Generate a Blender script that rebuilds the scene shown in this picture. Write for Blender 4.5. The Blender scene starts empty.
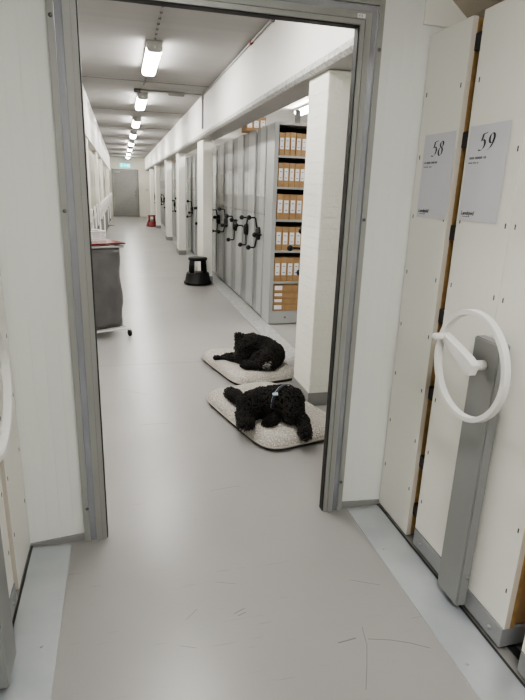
import bpy, bmesh, math, random
from mathutils import Vector, Matrix, noise
from mathutils.bvhtree import BVHTree
PI = math.pi
random.seed(7)
S = bpy.context.scene
COL = S.collection

# ------------------------------------------------------------------ materials
def mat(name, col, rough=.5, metal=0, col2=None, nscale=8, namt=None, bump=0, bscale=60, stretch=(1,1,1), coat=0,
        emit=None, estr=0, alpha=1, trans=0, detail=3, spec=.5):
    m = bpy.data.materials.new(name); m.use_nodes = True
    nt = m.node_tree; N = nt.nodes; L = nt.links
    b = N['Principled BSDF']
    b.inputs['Roughness'].default_value = rough; b.inputs['Metallic'].default_value = metal
    b.inputs['Specular IOR Level'].default_value = spec
    b.inputs['Coat Weight'].default_value = coat
    if alpha < 1: b.inputs['Alpha'].default_value = alpha
    if trans: b.inputs['Transmission Weight'].default_value = trans
    c4 = (*col, 1); d4 = (*(col2 or tuple(c*.94 for c in col)), 1)
    tc = N.new('ShaderNodeTexCoord'); mp = N.new('ShaderNodeMapping')
    mp.inputs['Scale'].default_value = stretch
    L.new(tc.outputs['Object'], mp.inputs['Vector'])
    nz = N.new('ShaderNodeTexNoise'); nz.inputs['Scale'].default_value = nscale; nz.inputs['Detail'].default_value = detail
    L.new(mp.outputs['Vector'], nz.inputs['Vector'])
    mx = N.new('ShaderNodeMix'); mx.data_type = 'RGBA'
    mx.inputs['A'].default_value = c4; mx.inputs['B'].default_value = d4
    mr = N.new('ShaderNodeMapRange'); mr.inputs['From Min'].default_value = .35; mr.inputs['From Max'].default_value = .65
    L.new(nz.outputs['Fac'], mr.inputs['Value']); L.new(mr.outputs['Result'], mx.inputs['Factor'])
    L.new(mx.outputs['Result'], b.inputs['Base Color'])
    if emit:
        b.inputs['Emission Color'].default_value = (*emit, 1); b.inputs['Emission Strength'].default_value = estr
    if bump:
        n2 = N.new('ShaderNodeTexNoise'); n2.inputs['Scale'].default_value = bscale; n2.inputs['Detail'].default_value = 4
        L.new(mp.outputs['Vector'], n2.inputs['Vector'])
        bp = N.new('ShaderNodeBump'); bp.inputs['Strength'].default_value = bump; bp.inputs['Distance'].default_value = .01
        L.new(n2.outputs['Fac'], bp.inputs['Height']); L.new(bp.outputs['Normal'], b.inputs['Normal'])
    return m

def floor_material():
    m = mat('floor_epoxy', (.315,.305,.297), .33, nscale=1.3, col2=(.29,.281,.273))
    nt = m.node_tree; N = nt.nodes; L = nt.links; b = N['Principled BSDF']
    base = b.inputs['Base Color'].links[0].from_socket
    tc = N.new('ShaderNodeTexCoord')
    prev = base
    for ang, sc, thr in ((.62, 1.1, .715), (-.95, 1.5, .72), (1.32, .8, .705), (.2, .9, .74)):      # long thin scuffs in three directions
        mp = N.new('ShaderNodeMapping'); mp.inputs['Rotation'].default_value = (0,0,ang); mp.inputs['Scale'].default_value = (4.2*sc, 80*sc, 1)
        mp.inputs['Location'].default_value = (ang*3.1, sc*5, 0)
        L.new(tc.outputs['Object'], mp.inputs['Vector'])
        nz = N.new('ShaderNodeTexNoise'); nz.inputs['Scale'].default_value = 1; nz.inputs['Detail'].default_value = 2
        L.new(mp.outputs['Vector'], nz.inputs['Vector'])
        r = N.new('ShaderNodeMapRange'); r.inputs['From Min'].default_value = thr; r.inputs['From Max'].default_value = thr+.05
        r.inputs['To Max'].default_value = .5
        L.new(nz.outputs['Fac'], r.inputs['Value'])
        mx = N.new('ShaderNodeMix'); mx.data_type = 'RGBA'; mx.inputs['B'].default_value = (.20,.19,.185,1)
        L.new(prev, mx.inputs['A']); L.new(r.outputs['Result'], mx.inputs['Factor']); prev = mx.outputs['Result']
    L.new(prev, b.inputs['Base Color'])
    nz = N.new('ShaderNodeTexNoise'); nz.inputs['Scale'].default_value = .9; nz.inputs['Detail'].default_value = 0
    L.new(tc.outputs['Object'], nz.inputs['Vector'])
    r = N.new('ShaderNodeMapRange'); r.inputs['To Min'].default_value = .26; r.inputs['To Max'].default_value = .34
    L.new(nz.outputs['Fac'], r.inputs['Value']); L.new(r.outputs['Result'], b.inputs['Roughness'])
    return m

def ribbed_material():
    # white sandwich panel with faint vertical grooves
    m = mat('sandwich_panel', (.75,.765,.73), .28, nscale=.8, col2=(.72,.735,.70))
    nt = m.node_tree; N = nt.nodes; L = nt.links; b = N['Principled BSDF']
    tc = N.new('ShaderNodeTexCoord'); sx = N.new('ShaderNodeSeparateXYZ'); L.new(tc.outputs['Object'], sx.inputs[0])
    mu = N.new('ShaderNodeMath'); mu.operation = 'MULTIPLY'; mu.inputs[1].default_value = 1/.052; L.new(sx.outputs['X'], mu.inputs[0])
    fr = N.new('ShaderNodeMath'); fr.operation = 'FRACT'; L.new(mu.outputs[0], fr.inputs[0])
    r = N.new('ShaderNodeMapRange'); r.inputs['From Min'].default_value = 0; r.inputs['From Max'].default_value = .12
    L.new(fr.outputs[0], r.inputs['Value'])
    bp = N.new('ShaderNodeBump'); bp.inputs['Strength'].default_value = .22; bp.inputs['Distance'].default_value = .002
    L.new(r.outputs['Result'], bp.inputs['Height']); L.new(bp.outputs['Normal'], b.inputs['Normal'])
    return m

def tweed_material():
    m = mat('tweed_fleece', (.52,.48,.44), .95, spec=.1)
    nt = m.node_tree; N = nt.nodes; L = nt.links; b = N['Principled BSDF']
    tc = N.new('ShaderNodeTexCoord')
    v = N.new('ShaderNodeTexVoronoi'); v.inputs['Scale'].default_value = 95; L.new(tc.outputs['Object'], v.inputs['Vector'])
    n = N.new('ShaderNodeTexNoise'); n.inputs['Scale'].default_value = 120; L.new(tc.outputs['Object'], n.inputs['Vector'])
    n2 = N.new('ShaderNodeTexNoise'); n2.inputs['Scale'].default_value = 6; L.new(tc.outputs['Object'], n2.inputs['Vector'])
    ad = N.new('ShaderNodeMath'); ad.operation = 'ADD'; L.new(v.outputs['Distance'], ad.inputs[0]); L.new(n.outputs['Fac'], ad.inputs[1])
    r = N.new('ShaderNodeValToRGB'); L.new(ad.outputs[0], r.inputs['Fac'])
    r.color_ramp.elements[0].position = .5; r.color_ramp.elements[0].color = (.86,.82,.755,1)
    r.color_ramp.elements[1].position = 1.0; r.color_ramp.elements[1].color = (.46,.43,.39,1)
    mx = N.new('ShaderNodeMix'); mx.data_type = 'RGBA'; mx.blend_type = 'MULTIPLY'; mx.inputs['Factor'].default_value = .35
    L.new(r.outputs['Color'], mx.inputs['A']); L.new(n2.outputs['Fac'], mx.inputs['B'])
    L.new(mx.outputs['Result'], b.inputs['Base Color'])
    bp = N.new('ShaderNodeBump'); bp.inputs['Strength'].default_value = .8; bp.inputs['Distance'].default_value = .006
    L.new(v.outputs['Distance'], bp.inputs['Height']); bp.invert = True; L.new(bp.outputs['Normal'], b.inputs['Normal'])
    return m

def brick_material():
    m = mat('painted_brick', (.86,.85,.79), .55, nscale=3, col2=(.83,.82,.76))
    nt = m.node_tree; N = nt.nodes; L = nt.links; b = N['Principled BSDF']
    tc = N.new('ShaderNodeTexCoord'); mp = N.new('ShaderNodeMapping'); mp.inputs['Rotation'].default_value = (PI/2,0,PI/2)
    n2 = N.new('ShaderNodeTexNoise'); n2.inputs['Scale'].default_value = 55; n2.inputs['Detail'].default_value = 5
    L.new(tc.outputs['Object'], n2.inputs['Vector'])
    sx = N.new('ShaderNodeSeparateXYZ'); L.new(tc.outputs['Object'], sx.inputs[0])
    mu = N.new('ShaderNodeMath'); mu.operation = 'MULTIPLY'; mu.inputs[1].default_value = 1/.07; L.new(sx.outputs['Z'], mu.inputs[0])
    fr = N.new('ShaderNodeMath'); fr.operation = 'FRACT'; L.new(mu.outputs[0], fr.inputs[0])
    r = N.new('ShaderNodeMapRange'); r.inputs['From Max'].default_value = .2; L.new(fr.outputs[0], r.inputs['Value'])
    ad = N.new('ShaderNodeMath'); ad.operation = 'MULTIPLY_ADD'; ad.inputs[1].default_value = .45
    L.new(r.outputs['Result'], ad.inputs[0]); L.new(n2.outputs['Fac'], ad.inputs[2])
    bp = N.new('ShaderNodeBump'); bp.inputs['Strength'].default_value = .5; bp.inputs['Distance'].default_value = .008
    L.new(ad.outputs[0], bp.inputs['Height']); L.new(bp.outputs['Normal'], b.inputs['Normal'])
    return m

def checker_plate():
    m = mat('checker_plate', (.62,.62,.61), .38, metal=.55, nscale=30, col2=(.45,.45,.45))
    nt = m.node_tree; N = nt.nodes; L = nt.links; b = N['Principled BSDF']
    tc = N.new('ShaderNodeTexCoord')
    v = N.new('ShaderNodeTexVoronoi'); v.inputs['Scale'].default_value = 38; L.new(tc.outputs['Object'], v.inputs['Vector'])
    bp = N.new('ShaderNodeBump'); bp.inputs['Strength'].default_value = .7; bp.inputs['Distance'].default_value = .006; bp.invert = True
    L.new(v.outputs['Distance'], bp.inputs['Height']); L.new(bp.outputs['Normal'], b.inputs['Normal'])
    return m

M = dict(
 floor=floor_material(), wall=mat('painted_wall', (.62,.60,.56), .6, bump=.08, bscale=40), panel=ribbed_material(),
 far=mat('far_wall_paint', (.72,.69,.61), .6), ceil=mat('ceiling_board', (.36,.35,.34), .7, nscale=1.2, col2=(.335,.325,.316), stretch=(.4,5,1), bump=.05, bscale=25),
 beam=mat('white_beam_paint', (.84,.825,.80), .55, nscale=2, bump=.12, bscale=30), beamedge=mat('rough_beam_edge', (.58,.575,.55), .7, nscale=40, col2=(.36,.36,.35), bump=.6, bscale=50),
 brick=brick_material(), plinth=mat('grey_plinth', (.27,.27,.265), .5), alu=mat('grey_door_steel', (.33,.335,.315), .36, metal=.15, nscale=.8, col2=(.315,.32,.30)),
 groove=mat('shiny_groove', (.38,.39,.42), .22, metal=.5), seal=mat('black_rubber', (.015,.015,.015), .6), screw=mat('screw_steel', (.16,.16,.16), .35, metal=.8),
 sheet=mat('galvanised_sheet', (.56,.58,.60), .24, metal=.4, nscale=4, col2=(.47,.495,.52)), rail=mat('dark_rail', (.06,.06,.06), .5, metal=.4),
 cream=mat('cream_cabinet_steel', (.82,.815,.755), .33, nscale=.7, col2=(.80,.79,.735)), creamshade=mat('shaded_cream_edge', (.60,.55,.47), .5),
 wood=mat('particle_edge', (.42,.27,.11), .6, nscale=40, col2=(.33,.2,.08)), bumper=mat('black_bumper', (.012,.012,.013), .4),
 ugrey=mat('grey_plastic', (.25,.255,.25), .48, nscale=2, col2=(.24,.245,.24)), base=mat('grey_base_steel', (.27,.275,.28), .4),
 white=mat('white_plastic', (.78,.77,.74), .32, nscale=2, col2=(.76,.75,.72)), paper=mat('lavender_paper', (.64,.645,.69), .3, nscale=2, col2=(.62,.625,.67), coat=.25),
 ink=mat('dark_ink', (.03,.03,.035), .5), inkgrey=mat('grey_ink', (.12,.12,.13), .5), rivet=mat('dark_rivet', (.07,.065,.06), .5),
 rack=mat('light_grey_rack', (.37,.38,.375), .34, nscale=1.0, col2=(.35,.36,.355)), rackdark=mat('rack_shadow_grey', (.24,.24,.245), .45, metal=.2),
 black=mat('black_plastic', (.006,.006,.0065), .45, spec=.35), kraft=mat('kraft_cardboard', (.37,.235,.115), .75, nscale=14, col2=(.31,.19,.09)),
 kraftdark=mat('kraft_lid', (.30,.185,.085), .75), label=mat('white_label', (.80,.79,.80), .5), door=mat('grey_door_paint', (.27,.27,.255), .4),
 red=mat('red_plastic', (.19,.010,.012), .4), lidred=mat('red_lid', (.15,.010,.013), .14), sack=mat('grey_sack', (.135,.13,.13), .28, nscale=5, col2=(.10,.096,.096), bump=.8, bscale=9),
 wire=mat('white_wire', (.70,.70,.69), .4), clear=mat('frosted_plastic', (.80,.80,.80), .3, alpha=.25), clearrim=mat('frosted_rim', (.82,.80,.80), .3),
 galv=mat('conduit_grey', (.42,.41,.40), .5), lamp_body=mat('lamp_housing', (.55,.55,.54), .45),
 diff=mat('lamp_diffuser', (.9,.9,.88), .4, emit=(1,.98,.93), estr=44), tube=mat('bay_tube', (.9,.9,.9), .4, emit=(1,.98,.93), estr=60),
 roomlamp=mat('room_diffuser', (.9,.9,.9), .4, emit=(1,.99,.955), estr=47),
 exitgreen=mat('exit_green', (.02,.45,.38), .4, emit=(.02,.75,.85), estr=1.3), exitwhite=mat('exit_white', (.9,.95,.95), .4, emit=(.9,1,1), estr=1.6),
 tweed=tweed_material(), matunder=mat('mat_underside', (.06,.055,.05), .8), piping=mat('mat_piping', (.40,.37,.34), .9),
 coat=mat('black_curly_coat', (.005,.0048,.0048), .7, nscale=30, col2=(.010,.009,.0085), bump=.9, bscale=110, spec=.2),
 tuft=mat('black_curls', (.007,.0065,.0063), .55, nscale=7, col2=(.028,.024,.0205), spec=.3),
 greyfur=mat('grizzled_fur', (.34,.33,.32), .7, nscale=40, col2=(.16,.155,.15)), nose=mat('wet_nose', (.008,.008,.008), .2), eye=mat('dark_eye', (.01,.007,.005), .08),
 harness=mat('navy_webbing', (.008,.011,.02), .6), reflect=mat('reflective_piping', (.42,.50,.58), .3), buckle=mat('blue_silver_buckle', (.55,.68,.78), .25, metal=.4),
 checker=checker_plate(), floorline=mat('floor_weld', (.26,.25,.243), .4), beigepanel=mat('beige_panel', (.60,.575,.50), .4), joint=mat('ceiling_joint', (.16,.155,.15), .7), rackshade=mat('shaded_grey_rack', (.22,.225,.22), .36, nscale=1.0), beamshade=mat('shaded_beam_underside', (.42,.41,.40), .7, nscale=3, bump=.08, bscale=30), scuff=mat('floor_scuff', (.165,.158,.152), .5), pocket=mat('clear_pocket', (.60,.61,.62), .25, nscale=6, col2=(.47,.48,.48), stretch=(1,4,2)), postgrey=mat('post_grey', (.16,.16,.16), .5), soffit=mat('beige_soffit', (.52,.47,.39), .6), bolt=mat('bolt_grey', (.33,.33,.33), .35, metal=.5),
)

# ------------------------------------------------------------------ mesh builder
class MB:
    def __init__(s): s.bm = bmesh.new(); s.mats = []; s.cur = 0
    def use(s, m):
        if m not in s.mats: s.mats.append(m)
        s.cur = s.mats.index(m); return s
    def _fin(s, faces, smooth=False):
        for f in faces: f.material_index = s.cur; f.smooth = smooth
    def face(s, pts, smooth=False):
        f = s.bm.faces.new([s.bm.verts.new(p) for p in pts]); s._fin([f], smooth); return s
    def box(s, x0, x1, y0, y1, z0, z1, bev=0, mtx=None):
        x0,x1 = min(x0,x1),max(x0,x1); y0,y1 = min(y0,y1),max(y0,y1); z0,z1 = min(z0,z1),max(z0,z1)
        t = bmesh.new(); bmesh.ops.create_cube(t, size=1)
        for v in t.verts: v.co = Vector((x0+(v.co.x+.5)*(x1-x0), y0+(v.co.y+.5)*(y1-y0), z0+(v.co.z+.5)*(z1-z0)))
        if bev: bmesh.ops.bevel(t, geom=t.edges[:], offset=bev, segments=2, affect='EDGES', profile=.5)
        s._merge(t, mtx); return s
    def _merge(s, t, mtx=None, smooth=False):
        vm = {}
        for v in t.verts: vm[v] = s.bm.verts.new(mtx @ v.co if mtx else v.co)
        fs = []
        for f in t.faces:
            try: fs.append(s.bm.faces.new([vm[v] for v in f.verts]))
            except ValueError: pass
        s._fin(fs, smooth); t.free()
    def prism(s, poly, z0, z1, axis='z'):
        # poly of 2-d points extruded along axis
        def P(p, h):
            return {'z':(p[0],p[1],h), 'x':(h,p[0],p[1]), 'y':(p[0],h,p[1])}[axis]
        a = [s.bm.verts.new(P(p,z0)) for p in poly]; b = [s.bm.verts.new(P(p,z1)) for p in poly]
        n = len(poly); fs = [s.bm.faces.new(a[::-1]), s.bm.faces.new(b)]
        for i in range(n): fs.append(s.bm.faces.new((a[i],a[(i+1)%n],b[(i+1)%n],b[i])))
        s._fin(fs); return s
    def tube(s, pts, r, seg=10, closed=False, caps=True, smooth=True):
        pts = [Vector(p) for p in pts]; n = len(pts); R = r if isinstance(r,(list,tuple)) else [r]*n
        rings = []; prev = None
        for i,p in enumerate(pts):
            if closed: d = pts[(i+1)%n]-pts[i-1]
            else: d = pts[min(i+1,n-1)]-pts[max(i-1,0)]
            d.normalize()
            if prev is None:
                u = d.orthogonal().normalized()
            else:
                u = prev - d*prev.dot(d); u.normalize()
            prev = u; w = d.cross(u)
            rings.append([s.bm.verts.new(p+(u*math.cos(a)+w*math.sin(a))*R[i]) for a in [2*PI*k/seg for k in range(seg)]])
        fs = []
        for i in range(n if closed else n-1):
            a,b = rings[i],rings[(i+1)%n]
            off = 0
            if closed and i == n-1:
                off = min(range(seg), key=lambda o: (a[0].co-b[o].co).length)
            for k in range(seg): fs.append(s.bm.faces.new((a[k],a[(k+1)%seg],b[(k+1+off)%seg],b[(k+off)%seg])))
        s._fin(fs, smooth)
        if caps and not closed: s._fin([s.bm.faces.new(rings[0][::-1]), s.bm.faces.new(rings[-1])])
        return s
    def lathe(s, prof, c, seg=32, axis='z', smooth=True, a0=0, a1=2*PI):
        # prof: list of (r, h)
        full = abs(a1-a0-2*PI) < 1e-6
        rings = []
        for k in range(seg if full else seg+1):
            a = a0+(a1-a0)*k/seg; ring = []
            for r,h in prof:
                p = {'z':(r*math.cos(a), r*math.sin(a), h), 'x':(h, r*math.cos(a), r*math.sin(a)), 'y':(r*math.cos(a), h, r*math.sin(a))}[axis]
                ring.append(s.bm.verts.new(Vector(c)+Vector(p)))
            rings.append(ring)
        fs = []
        K = len(rings)
        for k in range(K if full else K-1):
            a,b = rings[k],rings[(k+1)%K]
            for i in range(len(prof)-1):
                fs.append(s.bm.faces.new((a[i],b[i],b[i+1],a[i+1])))
        s._fin(fs, smooth); return s
    def ball(s, c, r, sub=2, sc=(1,1,1)):
        t = bmesh.new(); bmesh.ops.create_icosphere(t, subdivisions=sub, radius=r)
        s._merge(t, Matrix.Translation(c) @ Matrix.Diagonal((*sc,1)), True); return s
    def build(s, name, m=None, parent=None, kind=None):
        bmesh.ops.remove_doubles(s.bm, verts=s.bm.verts, dist=1e-5)
        bmesh.ops.recalc_face_normals(s.bm, faces=s.bm.faces)
        me = bpy.data.meshes.new(name); s.bm.to_mesh(me); s.bm.free()
        for x in ([m] if m and not s.mats else s.mats): me.materials.append(x)
        o = bpy.data.objects.new(name, me); COL.objects.link(o)
        if parent: 
            o.parent = parent; o.matrix_parent_inverse = parent.matrix_basis.inverted()
        if kind: o['kind'] = kind
        return o

def thing(name, label, cat, loc=(0,0,0), rz=0, group=None):
    o = bpy.data.objects.new(name, None); COL.objects.link(o)
    o.location = loc; o.rotation_euler = (0,0,rz); o.empty_display_size = .1
    bpy.context.view_layer.update()
    if label: tag(o, label, cat, group)
    return o
def tag(o, label, cat, group=None):
    o['label'] = label; o['category'] = cat
    if group: o['group'] = group
    return o
def dup(root, dloc, label=None, group=None):
    def rec(o, par):
        c = o.copy(); COL.objects.link(c)
        if par: c.parent = par; c.matrix_parent_inverse = o.matrix_parent_inverse.copy()
        for ch in o.children: rec(ch, c)
        return c
    r = rec(root, None); r.location = root.location + Vector(dloc)
    if label: r['label'] = label
    if group: r['group'] = group
    return r
def struct(name, mb, m, parent=None):
    o = mb.build(name, m, parent); 
    if not parent: o['kind'] = 'structure'
    return o
ORD = ['first','second','third','fourth','fifth','sixth','seventh','eighth','ninth','tenth','eleventh','twelfth','thirteenth','fourteenth','fifteenth','sixteenth','seventeenth','eighteenth','nineteenth','twentieth']

# ------------------------------------------------------------------ room shell
CZ = 2.80
YD0, YD1, YF = 2.12, 2.22, 28.2
struct('floor', MB().box(-3.6,4.6,-3,YF+.2,-.1,0), M['floor'])
struct('ceiling', MB().box(-.55,1.34,YD0,YF+.2,CZ,CZ+.1), M['ceil'])
struct('ceiling_bay_right', MB().box(1.34,4.6,YD0,YF+.2,CZ,CZ+.1), M['beam'])
struct('ceiling_bay_left', MB().box(-3.6,-.55,YD0,YF+.2,CZ,CZ+.1), M['beam'])
struct('ceiling_entrance', MB().box(-1.7,2.5,-3,YD0,2.62,2.72), M['ceil'])
struct('wall_divider', MB().box(-3.6,-.16,YD0,YD1,0,CZ).box(.945,4.6,YD0,YD1,0,CZ).box(-.16,.945,YD0,YD1,2.15,CZ), M['panel'])
struct('wall_rear', MB().box(-1.7,2.5,-3.1,-3,0,2.72), M['wall'])
struct('wall_entrance_left', MB().box(-1.8,-1.7,-3.1,YD0,0,2.72), M['wall'])
struct('wall_entrance_right', MB().box(2.5,2.6,-3.1,YD0,0,2.72), M['wall'])
struct('wall_far', MB().box(-3.6,4.6,YF,YF+.2,0,CZ), M['far'])
struct('wall_left', MB().box(-3.7,-3.6,YD0,YF+.2,0,CZ), M['wall'])
struct('wall_right', MB().box(4.6,4.7,YD0,YF+.2,0,CZ), M['wall'])
for y in (4.53,9.2,14.6):
    struct('floor_marking_line', MB().box(-.43,1.255,y,y+.012,0,.0004), M['floorline'])
for k in range(7):
    struct('ceiling_joint_strip', MB().box(-.44,1.22,7.75+2.95*k,7.765+2.95*k,CZ-.004,CZ+.01), M['joint'])
# upper beams carried by the pillars
struct('beam_right', MB().box(1.22,1.46,YD1,YF,2.27,CZ), M['beam'])
struct('trim_1', MB().prism([(1.212,2.28),(1.212,2.245),(1.235,2.224),(1.245,2.224),(1.245,2.28)], YD1, YF, 'y'), M['beamedge'])
struct('trim_2', MB().box(1.245,1.465,YD1,YF,2.2235,2.272), M['beamshade'])  # bottom of the beam, its shade put into a darker paint
struct('beam_left', MB().box(-.68,-.44,YD1,YF,2.16,CZ), M['beam'])
PY = [3.39, 8.72, 12.5, 15.95, 20.7, 24.6]
PLEN = [.37,.66,.56,.5,.5,.5]
for i,y in enumerate(PY):
    x1 = 1.45 if i == 0 else 1.42; y1 = y+PLEN[i]
    p = struct('pillar', MB().box(1.265,x1,y,y1,0,2.222,bev=.008), M['brick'])
    struct('plinth', MB().box(1.258,x1+.007,y-.007,y1+.007,0,.10), M['plinth'], p)
    if i:
        p = struct('pillar', MB().box(-.66,-.455,y,y+.37,0,2.16,bev=.008), M['brick'])
        struct('plinth', MB().box(-.667,-.448,y-.007,y+.377,0,.10), M['plinth'], p)
struct('floor_strip', MB().box(1.405,1.60,YD1,YF,0,.012), M['checker'])
struct('floor_strip_entrance', MB().box(1.022,1.188,-2.5,2.095,0,.003), M['sheet'])
struct('floor_strip_entrance', MB().box(-.425,-.268,-2.5,2.095,0,.003), M['sheet'])
struct('floor_rail_strip', MB().box(1.188,1.199,-2.5,2.115,0,.002).box(1.245,1.275,-2.5,2.115,0,.004), M['rail'])
struct('floor_rail_strip', MB().box(-.434,-.425,-2.5,2.115,0,.002).box(-.51,-.48,-2.5,2.115,0,.004), M['rail'])
struct('baseboard_right', MB().prism([(1.0,0),(1.2,0),(1.2,.024),(1.0,.036)], 2.112, 2.12, 'y'), M['plinth'])
struct('baseboard_left', MB().prism([(-.44,0),(-.207,0),(-.207,.034),(-.44,.012)], 2.112, 2.12, 'y'), M['plinth'])
struct('wall_access_panel', MB().box(1.166,1.60,2.112,2.1185,2.137,2.62,bev=.001), M['cream'])
struct('ceiling_duct', MB().prism([(1.19,2.62),(1.19,2.294),(1.275,2.232),(1.35,2.177),(2.5,2.177),(2.5,2.62)], .2, 2.1115, 'y'), M['soffit'])

# ------------------------------------------------------------------ door frame
df = thing('door_1', None, None, (.39,2.12,0)); df['kind'] = 'structure'
xl, xr, zt = -.119, .899, 2.107
def ring(w0, w1, ya, yb, m, name):
    b = MB()
    b.box(xl-w1, xl-w0, ya, yb, 0, zt+w0); b.box(xr+w0, xr+w1, ya, yb, 0, zt+w0); b.box(xl-w1, xr+w1, ya, yb, zt+w0, zt+w1)
    return b.build(name, m, df)
ring(.0, .0182, 2.105, 2.155, M['alu'], 'door_stop')
ring(.0186, .043, 2.100, 2.155, M['alu'], 'inner_frame')
ring(.043, .070, 2.109, 2.119, M['groove'], 'frame_groove')
ring(.070, .093, 2.100, 2.119, M['alu'], 'outer_frame')
ring(-.004, .0, 2.112, 2.150, M['seal'], 'rubber_seal')
ring(.0182, .0186, 2.104, 2.122, M['seal'], 'frame_gap')
for x,z in ((-.199,2.027),(-.199,1.403),(-.194,.163),(.981,2.029),(.979,1.395),(.977,.159)):
    b = MB(); b.lathe([(0,-.004),(.005,-.004),(.007,-.002),(.007,.002)], (x,2.099,z), 12, 'y'); b.build('screw', M['screw'], df)
st = MB().box(.882,.914,2.0985,2.0998,2.128,2.142).build('sticker', M['label'], df)

def text_mesh(txt, size, name, m, mtx, parent, shear=0, ext=.0003):
    cu = bpy.data.curves.new(name, 'FONT'); cu.body = txt; cu.size = size; cu.shear = shear; cu.extrude = ext
    cu.align_x = 'LEFT'; cu.resolution_u = 3
    o = bpy.data.objects.new(name+'_src', cu); COL.objects.link(o); bpy.context.view_layer.update()
    dg = bpy.context.evaluated_depsgraph_get()
    me = bpy.data.meshes.new_from_object(o.evaluated_get(dg)); bpy.data.objects.remove(o)
    me.transform(mtx); me.materials.clear(); me.materials.append(m)
    r = bpy.data.objects.new(name, me); COL.objects.link(r)
    r.parent = parent; r.matrix_parent_inverse = parent.matrix_basis.inverted()
    return r
RXZ = Matrix(((1,0,0,0),(0,0,-1,0),(0,1,0,0),(0,0,0,1)))      # text in the x-z plane facing -y
text_mesh('V15', .011, 'sticker_text', M['ink'], Matrix.Translation((.8865,2.0984,2.131)) @ RXZ, df)

# ------------------------------------------------------------------ mobile shelving units beside the entrance
def digit(b, ch, ox, oy, w, h, place):
    C = {'5': [[(.88,1.02),(.36,.98),(.26,.56)], [(.26,.56),(.46,.64),(.68,.56),(.76,.36),(.66,.14),(.44,.02),(.18,.0),(.04,.06)]],
         '8': [[(.5+.24*math.cos(a)+.04, .77+.2*math.sin(a)) for a in [k*PI/8 for k in range(17)]],
               [(.46+.31*math.cos(a), .30+.28*math.sin(a)) for a in [k*PI/8 for k in range(17)]]],
         '9': [[(.55+.29*math.cos(a), .68+.29*math.sin(a)) for a in [k*PI/8 for k in range(17)]], [(.84,.70),(.76,.40),(.55,.14),(.22,-.02)]]}[ch]
    for st in C:
        P = [(ox+(x+.18*y)*w, oy+y*h) for x,y in st]
        for (ax,ay),(bx,by) in zip(P[:-1],P[1:]):
            dx,dy = bx-ax,by-ay; l = math.hypot(dx,dy) or 1
            t = (.05+.075*abs(dy)/l)*w; nx,ny = t,0.026*h
            b.face([place(ax-nx,ay-ny), place(bx-nx,by-ny), place(bx+nx,by+ny), place(ax+nx,ay+ny)])

def sheet(y_left, y_right, z0, z1, F, num, label):
    t = thing('paper_sign', label, 'sign', (F, (y_left+y_right)/2, z0))
    pl = lambda u,v,d=.004: (F-d, y_left+(y_right-y_left)*u, z0+(z1-z0)*v)
    b = MB().use(M['paper'])
    # slightly curved sheet in a clear pocket
    n = 8
    for k in range(n):
        u0,u1 = k/n,(k+1)/n; f = lambda u: .0025+.006*max(0,u-.72)
        b.face([pl(u0,0,f(u0)),pl(u1,0,f(u1)),pl(u1,1,f(u1)),pl(u0,1,f(u0))], True)
    b.build('paper_sheet', None, t)
    b = MB().use(M['ink']); W = y_left-y_right; H = z1-z0
    place = lambda x,y: (F-.0036, y_left-x, z0+y)
    digit(b, num[0], W*.28, H*.74, .040, .054, place); digit(b, num[1], W*.47, H*.74, .040, .054, place)
    b.build('printed_number', None, t)
    b = MB().use(M['inkgrey']); random.seed(int(num))
    for row,(u0,u1,v,h) in enumerate(((.07,.50,.655,.0075),(.07,.34,.61,.0045))):
        u = u0
        while u < u1:
            w = random.uniform(.010,.022)
            if random.random() < .88:
                a = place(W*u,0); c = place(W*(u+w*.75),0)
                b.face([place(W*u,H*v),place(W*(u+w*.8),H*v),place(W*(u+w*.8),H*v+h),place(W*u,H*v+h)])
            u += w
    b.build('text_lines', None, t)
    mt = Matrix(((0,0,-1,F-.0036),(-1,0,0,y_left-W*.05),(0,1,0,z0+H*.065),(0,0,0,1)))
    text_mesh('Landqvid', .021, 'logo_lettering', M['ink'], mt, t, shear=.2)
    b = MB().use(M['inkgrey']); b.face([place(W*.10,H*.043),place(W*.30,H*.043),place(W*.30,H*.05),place(W*.10,H*.05)]); b.build('logo_underline', None, t)
    return t

def box_archive(x0,x1,y0,y1,z0,z1, face, label, group, stack=False):
    """brown archive box; face: '-y' or '-x' side carries the label"""
    t = thing('archive_box', label, 'box', ((x0+x1)/2,(y0+y1)/2,z0), group=group)
    MB().box(x0,x1,y0,y1,z0,z1,bev=.002).build('carton', M['kraft'], t)
    if face == '-y':
        w = x1-x0; h = z1-z0
        if stack:
            MB().box(x0+.012,x0+.10,y0-.0012,y0-.0003,z0+.02,z1-.015).build('paper_label', M['label'], t)
            MB().box(x0-.001,x1+.001,y0-.0015,y0+.02,z1-.012,z1+.001).build('lid_edge', M['kraftdark'], t)
        else:
            lab = MB().box(x0+w*.15,x1-w*.15,y0-.0012,y0-.0003,z0+h*.27,z0+h*.77).build('paper_label', M['label'], t)
            for q in (.36,.62):
                b = MB().use(M['inkgrey']); b.box(x0+w*.33,x1-w*.33,y0-.0018,y0-.0013,z0+h*q,z0+h*(q+.03)); b.build('label_print', None, lab)
    return t

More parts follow.
